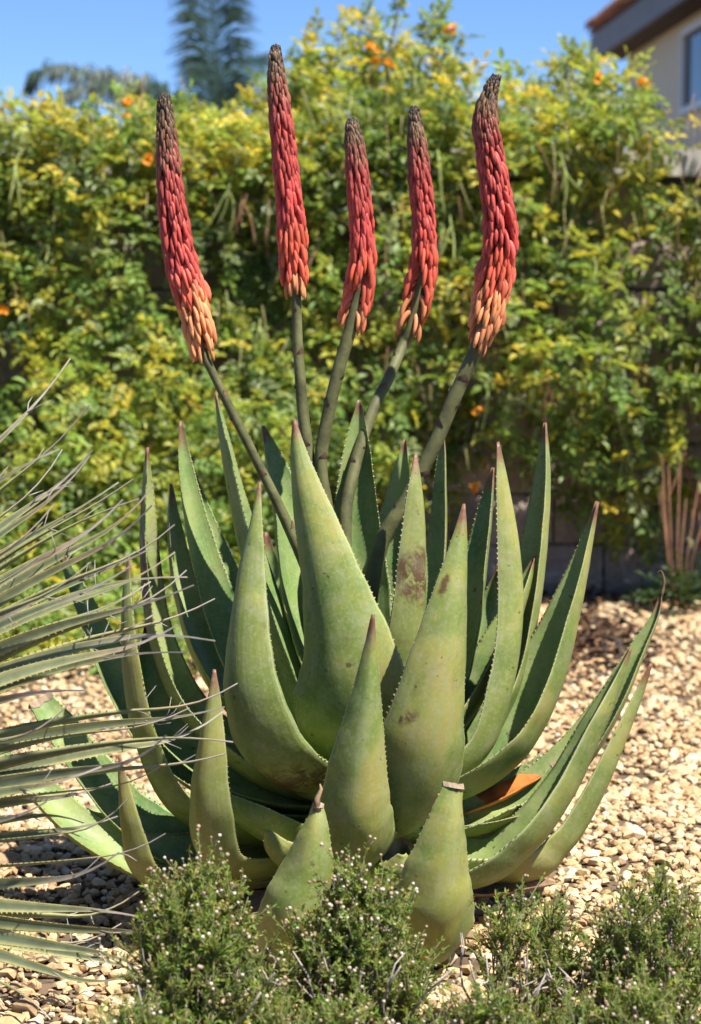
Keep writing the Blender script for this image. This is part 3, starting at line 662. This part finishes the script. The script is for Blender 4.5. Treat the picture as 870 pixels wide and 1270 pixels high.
def build_leaves():
    for i, d in enumerate(leaves):
        kw = {k: v for k, v in d.items() if k in ('base', 'roll', 'conc', 'thick', 'cut', 'stain', 'age', 'dry0')}
        lo, tip, fr, wd = aloe_leaf(d['c'], seed=i, **kw)
        if d.get('cut'):   # shrivelled end on a broken leaf
            p, T, N, B, h, cc = fr; m = MB(); k = 7
            top = [p+B*(h*1.04*(2*j/k-1))+N*(2*h*cc*(2*j/k-1)**2+.0012)+T*(.003+.004*random.random()) for j in range(k+1)]
            bot = [p+B*(h*1.04*(2*j/k-1))+N*(2*h*cc*(2*j/k-1)**2-.4*h*max(0, 1-(2*j/k-1)**2)**.6-.003)+T*(-.002) for j in range(k+1)]
            low = [p+B*(h*1.04*(2*j/k-1))+N*(2*h*cc*(2*j/k-1)**2+.0016)-T*(.004+.006*random.random()) for j in range(k+1)]
            m.add(top+bot+low, [(j, j+1, k+2+j, k+1+j) for j in range(k)]+[(j+1, j, 2*k+2+j, 2*k+3+j) for j in range(k)])
            m.obj('dry_end', 'cutface', lo, False, ALOE_O)
        if i == 1:
            p, T, N, B, h, cc = fr; m = MB()
            m.tube([p-T*.008, p+T*.012+B*.002, p+T*.028-B*.003, p+T*.036], [h*.8, h*.5, .0028, .001], 7); m.obj('withered_tip', 'dead', lo, True, ALOE_O)
        if i == 12:
            p = tip; m = MB(); q = [p-fr[1]*.01, P(824, 722, .10), P(820, 708, .10), P(814, 712, .10)]; m.tube([Vector(x) for x in spline([tuple(x) for x in q], 10)], [.0035-.0003*k for k in range(10)], 6); m.obj('withered_tip', 'bract', lo, True, ALOE_O)
build_leaves()
def build_stem():
    m = MB(); zs = [(-.05, .10), (.02, .13), (.10, .125), (.18, .10), (.26, .07), (.30, .02)]
    m.tube([ALOE_O+Vector((0, 0, z)) for z, r in zs], [r for z, r in zs], 14); m.obj('stem', 'dead', aloe, True, ALOE_O)
    # shrivelled orange leaf remnant on the right of the base, and old brown leaves underneath
    for k, (pts, wmax, mat) in enumerate((([(575, 1010, .02), (620, 992, .03), (655, 972, .04), (672, 962, .05)], .035, 'deadorange'), ([(430, 1100, -.1), (330, 1130, -.2), (250, 1150, -.25)], .05, 'dead'), ([(450, 1100, -.1), (520, 1150, -.2), (600, 1165, -.25)], .05, 'dead'), ([(420, 1100, -.05), (280, 1110, -.05), (170, 1115, -.05)], .05, 'dead'), ([(460, 1100, -.05), (600, 1110, -.05), (690, 1095, -.05)], .05, 'dead'))):
        c = [Vector(x) for x in spline([tuple(P(*q)) for q in pts], 9)]; T = frames(c); V = []; Fc = []
        for i in range(9):
            B = T[i].cross(Vector((0, -.35, 1))).normalized(); N = B.cross(T[i]); w = wmax*math.sin(math.pi*(.25+.72*i/8))
            for j in range(4): s = -1+2*j/3; V.append(c[i]+B*s*w*.6+N*(.5*w*s*s+random.uniform(-.003, .003)))
            for j in range(4): s = 1-2*j/3; V.append(c[i]+B*s*w*.6+N*(.5*w*s*s-.003))
        for i in range(8):
            for j in range(8): q = (j+1) % 8; Fc.append((i*8+j, i*8+q, i*8+8+q, i*8+8+j))
        link('dead_leaf', mesh('dead_leaf', [v-ALOE_O for v in V], Fc, mat), aloe)
simple('deadorange', (.42, .15, .035), .8, .2, 25, .45, bump=.3)
build_stem()

# ---- flower spikes
def bud_mesh(L, r, bend, n=6, rings=7):
    """hanging tubular floret: local x out, z up along the spike"""
    V = []; Fc = []; sh = []
    for i in range(rings):
        t = i/(rings-1); x = bend*math.sin(min(1, t*1.25)*math.pi/2); z = -L*t**1.35
        rr = r*(.45+.75*math.sin(math.pi*min(1, .12+t*.80))**.8)*(1 if t < .97 else .55)
        for j in range(n):
            a = 2*math.pi*j/n; V.append((x+math.cos(a)*rr*(.95-.35*t*0), math.sin(a)*rr, z+math.cos(a)*rr*.55*(1-t))); sh.append(t)
    for i in range(rings-1):
        for j in range(n): k = (j+1) % n; Fc.append((i*n+j, i*n+k, i*n+n+k, i*n+n+j))
    Fc.append(tuple((rings-1)*n+j for j in range(n)))
    return V, Fc, sh
def tint(sh, a, b):
    return [tuple(a[q]*(1-t)+b[q]*t for q in range(3)) for t in sh]
FV, FF, FS = bud_mesh(1, .15, .62)
COLS = {'peach': ((.66, .19, .085), (.70, .30, .12)), 'coral': ((.54, .085, .060), (.62, .115, .055)), 'red': ((.45, .060, .048), (.54, .090, .055)), 'crimson': ((.36, .040, .050), (.46, .062, .058))}
def smooth_mesh(k, j):
    a, b = COLS[k]; f = 1+.24*(j-1); return mesh('floret', FV, FF, 'floret', {'vcol': tint(FS, tuple(min(1, x*f) for x in a), tuple(min(1, x*f) for x in b))})
FM = {(k, j): smooth_mesh(k, j) for k in COLS for j in range(3)}
# raceme control: (px, py, outer width px) bottom to top ; stalk below it
spikes = [
 dict(r=[(254, 442, 34), (246, 405, 50), (234, 360, 50), (222, 312, 46), (213, 250, 40), (208, 190, 34), (205, 140, 25), (203, 116, 12)], s=[(262, 458, 13), (285, 505, 14), (318, 570, 15), (352, 640, 17), (390, 730, 20), (430, 860, 24)], Y=-.02, dy=.06, peach=.28, gap=0),
 dict(r=[(368, 362, 34), (365, 325, 42), (362, 280, 42), (356, 220, 38), (350, 160, 36), (345, 110, 30), (342, 78, 22), (341, 56, 9)], s=[(368, 372, 15), (370, 430, 16), (375, 500, 18), (383, 570, 20), (400, 700, 22), (430, 860, 24)], Y=.03, dy=.0, peach=.07, gap=0),
 dict(r=[(436, 404, 36), (443, 372, 42), (450, 330, 40), (449, 280, 36), (445, 232, 34), (441, 190, 31), (438, 165, 24), (436, 148, 10)], s=[(432, 418, 20), (420, 460, 20), (405, 525, 20), (398, 580, 21), (408, 650, 22), (434, 860, 24)], Y=.01, dy=.02, peach=.10, gap=.22),
 dict(r=[(508, 412, 34), (518, 370, 44), (526, 325, 40), (526, 280, 36), (522, 230, 34), (518, 185, 30), (515, 155, 22), (513, 132, 9)], s=[(500, 428, 16), (482, 470, 17), (462, 510, 17), (440, 580, 19), (428, 660, 20), (436, 860, 24)], Y=.20, dy=.05, peach=.10, gap=.30),
 dict(r=[(592, 430, 36), (603, 392, 54), (615, 345, 58), (621, 290, 50), (615, 235, 44), (606, 180, 40), (602, 145, 35), (608, 115, 24), (615, 93, 11)], s=[(583, 450, 22), (563, 495, 23), (540, 550, 23), (505, 620, 24), (468, 690, 26), (444, 860, 28)], Y=.0, dy=.04, peach=.22, gap=0),
]
def lerp3(a, b, t): return tuple(a[i]*(1-t)+b[i]*t for i in range(3))
def ramp3(stops, t):
    for (p, a), (q, b) in zip(stops, stops[1:]):
        if t <= q: return lerp3(a, b, max(0, (t-p)/(q-p)))
    return stops[-1][1]
def build_spikes():
    for si, d in enumerate(spikes):
        Y = d['Y']; rc = [(*P(a, b, Y), SZ(wd, Y)) for a, b, wd in d['r']]
        sc = [(*P(a, b, Y*(1-i/5)), SZ(wd, Y)*.80) for i, (a, b, wd) in enumerate(d['s'])]
        full = sc[::-1]+[(q[0], q[1], q[2], sc[0][3]*(1-.75*i/len(rc))) for i, q in enumerate(rc)]
        sp = spline(full, 60); m = MB(); m.tube([Vector(q[:3]) for q in sp], [max(.0015, q[3]/2) for q in sp], 10)
        st = m.obj('flower_stalk', 'stalk', aloe, True, ALOE_O)
        # papery bracts up the bare stalk
        bs = spline(sc[::-1], 40); bc = [Vector(q[:3]) for q in bs]; bT = frames(bc); q = 14; ang = random.uniform(0, 6)
        while q < 39:
            T = bT[q]; a = T.orthogonal().normalized(); a = Matrix.Rotation(ang, 3, T) @ a; b = T.cross(a); r = bs[q][3]/2; m = MB(); p = bc[q]
            ring = []
            for j in range(-3, 4):
                an = j*.30; dd = a*math.cos(an)+b*math.sin(an); ring.append((p+dd*(r*.9)-T*.002, p+dd*(r*1.08)+T*.003, p+dd*(r*1.16)+T*(.014*(1-abs(j)/3.2)+.001)))
            V = [v for k in ring for v in k]; Fc = []
            for j in range(6): Fc += [(3*j, 3*j+3, 3*j+4, 3*j+1), (3*j+1, 3*j+4, 3*j+5, 3*j+2)]
            m.add(V, Fc); m.obj('bract', 'bract', st, True, ALOE_O); q += random.choice((2, 3, 4, 5)); ang += 2.4
        ns = 120; sp = spline([(q[0], q[1], q[2], q[3]*.86) for q in rc], ns); c = [Vector(q[:3]) for q in sp]; T = frames(c)
        items = []; t = 0.0; ang = random.uniform(0, 6)
        while t < .985:
            i = min(ns-2, int(t*(ns-1))); f = t*(ns-1)-i; p = c[i].lerp(c[i+1], f); Rad = (sp[i][3]*(1-f)+sp[i+1][3]*f)/2; ax = T[i]
            a = Vector((1, 0, 0)); a = (a-ax*a.dot(ax)).normalized(); b = ax.cross(a)
            o = (a*math.cos(ang)+b*math.sin(ang)).normalized()
            L = float(np.interp(t, [0, .12, .35, .6, .8, .92, 1], [.040, .048, .048, .040, .027, .015, .008]))*random.uniform(.8, 1.2)
            wd = float(np.interp(t, [0, .25, .5, .75, .9, 1], [.0038, .0039, .0034, .0027, .0021, .0016]))*random.uniform(.9, 1.1)
            items.append((t, p, ax, o, Rad, L, wd)); ang += 2.39996+random.gauss(0, .16)
            t += float(np.interp(t, [0, .1, .3, .6, .8, 1], [.0046, .0027, .0020, .0015, .0011, .0009]))
        # missing florets: ripped or dropped at the bottom of some spikes
        its = []
        for it in items:
            t, p, ax, o, Rad, L, wd = it
            if d['gap'] and t < d['gap'] and o.y < .3 and abs(o.x+.15) < .75 and random.random() < .88: continue
            if t < .10 and random.random() < .35: continue
            if random.random() < .03: continue
            its.append(it)
        vis = sorted([k for k, it in enumerate(its) if it[3].y < .25], key=lambda k: its[k][0])[:60]; vis = set(vis)
        J = MB(); n0 = int(ns*.45)
        for q in range(n0, ns-1, 6):
            tt = q/(ns-1); cl = ramp3([(0, (.2, .04, .035)), (.7, (.12, .04, .025)), (1, (.03, .022, .018))], tt); e = min(ns-1, q+6)
            J.tube([c[q], c[e]], [sp[q][3]*.25, sp[e][3]*.25], 8, cl)
        for k, (t, p, ax, o, Rad, L, wd) in enumerate(its):
            sag = L*.55
            # local frame: x = outwards, z = along the spike
            tan = ax.cross(o); M = Matrix.Identity(4); r0 = Rad*.12; reach = max(.004, (Rad-r0-wd*1.0)*(random.uniform(.9, 1.06) if t > .3 else random.uniform(.72, 1.28))/.62)
            up = t > .80      # youngest buds still point up
            fl = float(np.interp(t, [0, .70, .86, 1], [-1, -1, .2, 1])); zz = -L*fl if abs(fl) > .3 else (-L*.3 if fl <= 0 else L*-.3*1)
            zdir = ax*(L if fl < .2 else -L*.9); 
            if t < .12: o2 = (o-ax*.0).normalized()
            else: o2 = o
            cx = o2*(reach if fl < .2 else reach*.95); cy = tan*(wd/.15*1.0); cz = zdir
            base = p+o*r0+(ax*sag if fl < .2 else -ax*L*.3)
            M.col[0][:3] = cx; M.col[1][:3] = cy; M.col[2][:3] = cz; M.col[3][:3] = base-ALOE_O
            pe = d['peach']
            if k in vis:
                key = 'peach' if t < pe*random.uniform(.75, 1.1) else ('coral' if t < max(.30, pe+.14)*random.uniform(.85, 1.15) else 'red')
                cx = o2*min(reach, .034); M.col[0][:3] = cx; ob = link('floret', FM[(key, random.randrange(3))], st); ob.matrix_local = M
            else:
                col = ramp3([(0, (.66, .21, .10)), (pe, (.60, .15, .08)), (pe+.08, (.56, .085, .065)), (.36, (.44, .060, .046)), (.58, (.34, .055, .043)), (.70, (.22, .052, .040)), (.78, (.12, .058, .030)), (.86, (.060, .040, .024)), (1, (.030, .022, .018))], t)
                g = random.uniform(.68, 1.3); tip = lerp3(col, (.50, .30, .14), .3) if .66 < t < .90 and random.random() < .5 else lerp3(col, tuple(min(1, x*1.3) for x in col), 1)
                V = [M @ Vector(v) for v in FV]; n0 = len(J.v); J.add(V, FF); J.c[n0:] = [tuple(x*g for x in q) for q in tint(FS, col, tip)]
        link('flower_buds', mesh('flower_buds', J.v, J.f, 'floret', {'vcol': J.c}), st, kind='stuff')
build_spikes()

# ================================================================== SPIKY ROSETTE ON THE LEFT
def build_spiky():
    Yc = -.42; C = P(-330, 1075, Yc); base = Vector((C.x, C.y, gz(C.x, C.y)))
    t = thing('toothed_rosette', 'grey-green rosette of narrow toothed blades with frayed dry tips beside the aloe', 'succulent', base)
    m = MB(); m.tube([base-Vector((0, 0, .04)), base+Vector((0, 0, .1)), C, C+Vector((0, 0, .06))], [.09, .10, .08, .03], 12); m.obj('trunk', 'dead', t, True, base)
    tips = [(103, 455, -.30), (128, 515, -.45), (60, 548, -.5), (132, 572, -.38), (130, 585, -.52), (176, 602, -.42), (172, 612, -.5), (80, 645, -.56), (212, 628, -.46), (210, 648, -.58), (235, 672, -.50), (226, 704, -.44), (228, 712, -.6), (178, 718, -.66), (248, 738, -.50), (250, 742, -.58), (278, 762, -.46), (262, 780, -.56), (236, 798, -.62), (232, 803, -.5), (305, 879, -.52), (290, 911, -.60), (285, 914, -.5), (288, 946, -.58), (222, 944, -.66), (208, 972, -.55), (165, 1022, -.62), (150, 1020, -.5), (211, 1050, -.56), (172, 1128, -.6), (170, 1136, -.5), (235, 1155, -.55), (185, 1187, -.6), (190, 1200, -.5), (162, 1236, -.62), (90, 905, -.7), (60, 1010, -.7), (120, 965, -.74), (100, 850, -.72), (20, 590, -.55), (45, 760, -.7), (10, 500, -.5), (60, 700, -.6), (70, 1250, -.6), (150, 1080, -.72)]
    dirs = []
    tips += [(a-random.uniform(15, 75), b+random.uniform(-22, 22), Y+random.uniform(-.08, .12)) for a, b, Y in tips[3:34] if random.random() < .4]
    for a, b, Y in tips: dirs.append((P(a, b, Y), b))
    for i in range(95):
        th = random.uniform(0, 6.28); el = random.uniform(-.15, 1.25); d = Vector((math.cos(th)*math.cos(el), math.sin(th)*math.cos(el), math.sin(el)))
        if d.x > .25: continue
        dirs.append((C+d*random.uniform(.60, .78), None))
    for k, (tip, seen) in enumerate(dirs):
        rr = random.Random(k+3); v = tip-C; d0 = v.normalized(); start = C+d0*.05
        side = Vector((0, 0, 1)).cross(d0); side = side.normalized() if side.length > .05 else Vector((1, 0, 0)); up = d0.cross(side).normalized()
        bend = -v.length*((float(np.interp(seen, [450, 750, 880, 1000, 1050, 1155, 1240], [.07, .10, .07, .02, -.03, -.03, 0])) if seen is not None else .06)+rr.gauss(0, .006))
        n = 26; c = []; 
        curl = rr.uniform(.012, .045)*(1 if rr.random() < .85 else -.5); sc = rr.uniform(-.02, .02)
        for i in range(n):
            s = i/(n-1); q = start.lerp(tip, s)+up*(-bend*4*s*(1-s)); e = max(0, (s-.84)/.16)
            q += up*curl*e*e+side*sc*e*e; c.append(q)
        T = frames(c); w0 = rr.uniform(.0105, .0150); V = []; Fc = []; cs = []; g = rr.uniform(.8, 1.2); rl = rr.choice((-1, 1, 1))*rr.uniform(.6, 1.35)
        green = tuple(x*g for x in rr.choice(((.13, .155, .085), (.105, .13, .075), (.155, .175, .09)))); ds = rr.uniform(.76, .90); rust = rr.random() < .3
        for i in range(n):
            s = i/(n-1); B = T[i].cross(up).normalized(); N = B.cross(T[i]); B = Matrix.Rotation(rl+.5*s, 3, T[i]) @ B; N = T[i].cross(B)*-1
            w = w0*(1.25-.25*s)*(1 if s < .5 else max(.10, 1-((s-.5)/.42)**1.15*.86))*.5 if s < .98 else .0006
            w *= 2
            z = w*.22
            ring = [c[i]-B*w+N*z, c[i]-B*w*.86+N*z*.8, c[i]-B*w*.3+N*.0004, c[i]+B*w*.3+N*.0004, c[i]+B*w*.86+N*z*.8, c[i]+B*w+N*z, c[i]+B*w*.3-N*.0014, c[i]-B*w*.3-N*.0014]
            V += ring; f = min(1, max(0, (s-ds)/.12)); dead = lerp3((.34, .27, .18), (.40, .355, .30), min(1, max(0, (s-ds)/.2)))
            if rust and f > 0: dead = lerp3((.36, .17, .08), (.40, .355, .30), min(1, max(0, (s-ds)/.16)))
            body = lerp3(green, dead, f); edge = lerp3((.33, .31, .13), dead, f)
            cs += [edge, edge, body, body, edge, edge, body, body]
        for i in range(n-1):
            for j in range(8): q = (j+1) % 8; Fc.append((i*8+j, i*8+q, i*8+8+q, i*8+8+j))
        if seen is not None:   # hooked marginal prickles and a frayed thread at the tip
            for i in range(3, int(n*.74)):
                for f in (.0, .33, .66):
                    p = c[i].lerp(c[min(i+1, n-1)], f)
                    for s, j in ((-1, 0), (1, 5)):
                        e = V[i*8+j].lerp(V[min(i+1, n-1)*8+j], f); o_ = (V[i*8+j]-V[i*8+(2 if j == 0 else 3)]).normalized(); b0 = len(V)
                        V += [e-T[i]*.0016-o_*.0006, e+T[i]*.0016-o_*.0006, e+o_*.0026+T[i]*.0016]; cs += [(.40, .33, .12)]*3; Fc.append((b0, b0+1, b0+2))
            for q in range(rr.randint(1, 3)):
                i0 = rr.randint(int(n*.80), n-4); p = c[i0]; dd = (T[i0]*rr.uniform(.5, 1)+rv(.35)).normalized(); L = rr.uniform(.02, .05)
                v_, f_ = tube([p, p+dd*L*.5+up*.002, p+dd*L+up*rr.uniform(-.006, .014)], [.0012, .0009, .0003], 4); b0 = len(V)
                V += v_; Fc += [tuple(x+b0 for x in y) for y in f_]; cs += [(.38, .34, .30)]*len(v_)
        link('blade', mesh('blade', [v-base for v in V], Fc, 'spiky', {'vcol': cs}, smooth=True), t)
build_spiky()

# ================================================================== LOW SHRUBS IN FRONT
NV, NF = [(0, 0, 0), (.5, .14, .03), (1, 0, -.05), (.5, -.14, .03)], [(0, 1, 2), (0, 2, 3)]
NV2, NF2 = [(0, 0, 0), (.45, .2, .05), (1, .02, .1), (.45, -.2, .05)], [(0, 1, 2), (0, 2, 3)]
IVs, IFs = ico()
def shrub(label, px, Y, rx, ry, h, nst, dens, flowers, dead, seed, lean=0, tall=1.0):
    random.seed(seed); c = P(px, 900, Y); c = Vector((c.x, Y, 0)); c.z = gz(c.x, c.y)
    t = thing('low_shrub', label, 'shrub', c, 'low shrubs in front of the aloe')
    W = MB(); LM, LC, LI, FM_, FC_, FI_ = [], [], [], [], [], []
    for s in range(nst):
        th = random.uniform(0, 6.28); q = random.random()**.6
        end = c+Vector((math.cos(th)*rx*q+lean*h, math.sin(th)*ry*q, h*math.sqrt(max(.02, 1-q*q*.85))*random.uniform(.78, 1.08)))
        st = c+Vector((math.cos(th)*rx*q*.15, math.sin(th)*ry*q*.15, -.02)); md = st.lerp(end, .5)+Vector((math.cos(th)*rx*.14, math.sin(th)*ry*.14, -.02+random.gauss(0, .015)))
        pc = [Vector(x) for x in spline([tuple(st), tuple(md), tuple(end)], 7)]
        W.tube(pc, [.0042-.0005*i for i in range(7)], 4, (.22, .17, .13))
        for b in range(8):
            i = random.choice((3, 4, 5, 5, 6, 6, 6)); p = pc[i]; d = ((pc[6]-pc[4]).normalized()*.8+rv(.55)+Vector((0, 0, .35))).normalized(); L = random.uniform(.03, .075)
            W.tube([p, p+d*L], [.0016, .0007], 3, (.16, .15, .08))
            bright = random.uniform(.75, 1.2); cc = random.choice(((.22, .30, .055), (.26, .34, .07), (.17, .25, .05), (.29, .32, .08)))
            for k in range(int(dens*1.7)):
                f = random.uniform(.1, 1.05); dd = (d*.7+rv(.6)).normalized(); LM.append(basis(p+d*L*f, dd, rv(1)+Vector((0, 0, 1.2)), random.uniform(.0070, .0118))); LC.append([x*bright*random.uniform(.8, 1.2) for x in cc]); LI.append(random.randrange(2))
            if random.random() < flowers:
                e = p+d*(L+.004)
                for k in range(random.randint(1, 3)):
                    g = e+Vector((random.gauss(0, .006), random.gauss(0, .006), random.uniform(.0, .014))); W.tube([e-d*.01, g], .0005, 3, (.2, .2, .1))
                    FM_.append(basis(g, Vector((0, 0, 1)), Vector((1, 0, 0)), random.uniform(.0020, .0034))); FC_.append(random.choice(((.42, .33, .25), (.36, .25, .17), (.50, .43, .35), (.28, .18, .11), (.26, .20, .09)))); FI_.append(0)
    W.obj('branches', 'twiggy', t, True, c)
    o = np.array(c)
    scatter('foliage', [(NV, NF, np.ones((4, 3))), (NV2, NF2, np.ones((4, 3)))], np.array(LI), np.array(LM), np.array(LC), 'leafy', t, False, o, kind='stuff')
    if FM_: scatter('flower_heads', [(IVs, IFs, np.ones((12, 3)))], np.array(FI_), np.array(FM_), np.array(FC_), 'twiggy', t, True, o, kind='stuff')
    for k in range(dead):
        th = random.uniform(3.2, 6.2); p = c+Vector((math.cos(th)*rx*.25, math.sin(th)*ry*.3, -.01)); m = MB(); pts = [p]; d = Vector((math.cos(th)*.6+random.gauss(0, .4), math.sin(th)*.6, .9)).normalized()
        for i in range(6): d = (d+rv(.18)).normalized(); pts.append(pts[-1]+d*h*.15)
        m.tube(pts, [.0036-.0004*i for i in range(7)], 5)
        for b in range(3):
            q = pts[random.randint(2, 5)]; e = (d+rv(.6)).normalized(); m.tube([q, q+e*.03, q+e*.05+rv(.006)], [.0018, .0014, .0006], 4)
        m.obj('dead_twig', 'dead_twig', t, True, c)
shrub('rounded green shrub with pinkish seed heads between the toothed rosette and broken leaf', 248, -.78, .105, .10, .285, 120, 17, .24, 9, 11)
shrub('upright green shrub thick with tiny white flower heads below the central aloe leaf', 442, -.72, .10, .09, .262, 110, 17, .40, 9, 12)
shrub('small sparse shrub with tan dead head to the right of the broken leaf', 648, -.62, .085, .08, .20, 34, 14, .12, 14, 13)
shrub('open dark green shrub on bare gravel beyond the broken aloe leaf', 815, -.66, .10, .09, .225, 66, 14, .2, 7, 14)
shrub('low spreading shrub with grey dead branches under the broken aloe leaf', 600, -.86, .12, .08, .125, 34, 15, .2, 18, 15)
shrub('flat dry shrub with many bare grey twigs under the flower-headed shrub', 385, -.90, .11, .06, .140, 36, 14, .2, 26, 16)
shrub('trailing green shrub at the gravel edge under the spiky blades', 170, -.92, .09, .06, .13, 60, 14, .08, 2, 17)
shrub('dense olive shrub with brown seed heads below the open shrub', 790, -.90, .12, .07, .145, 48, 15, .2, 14, 18)
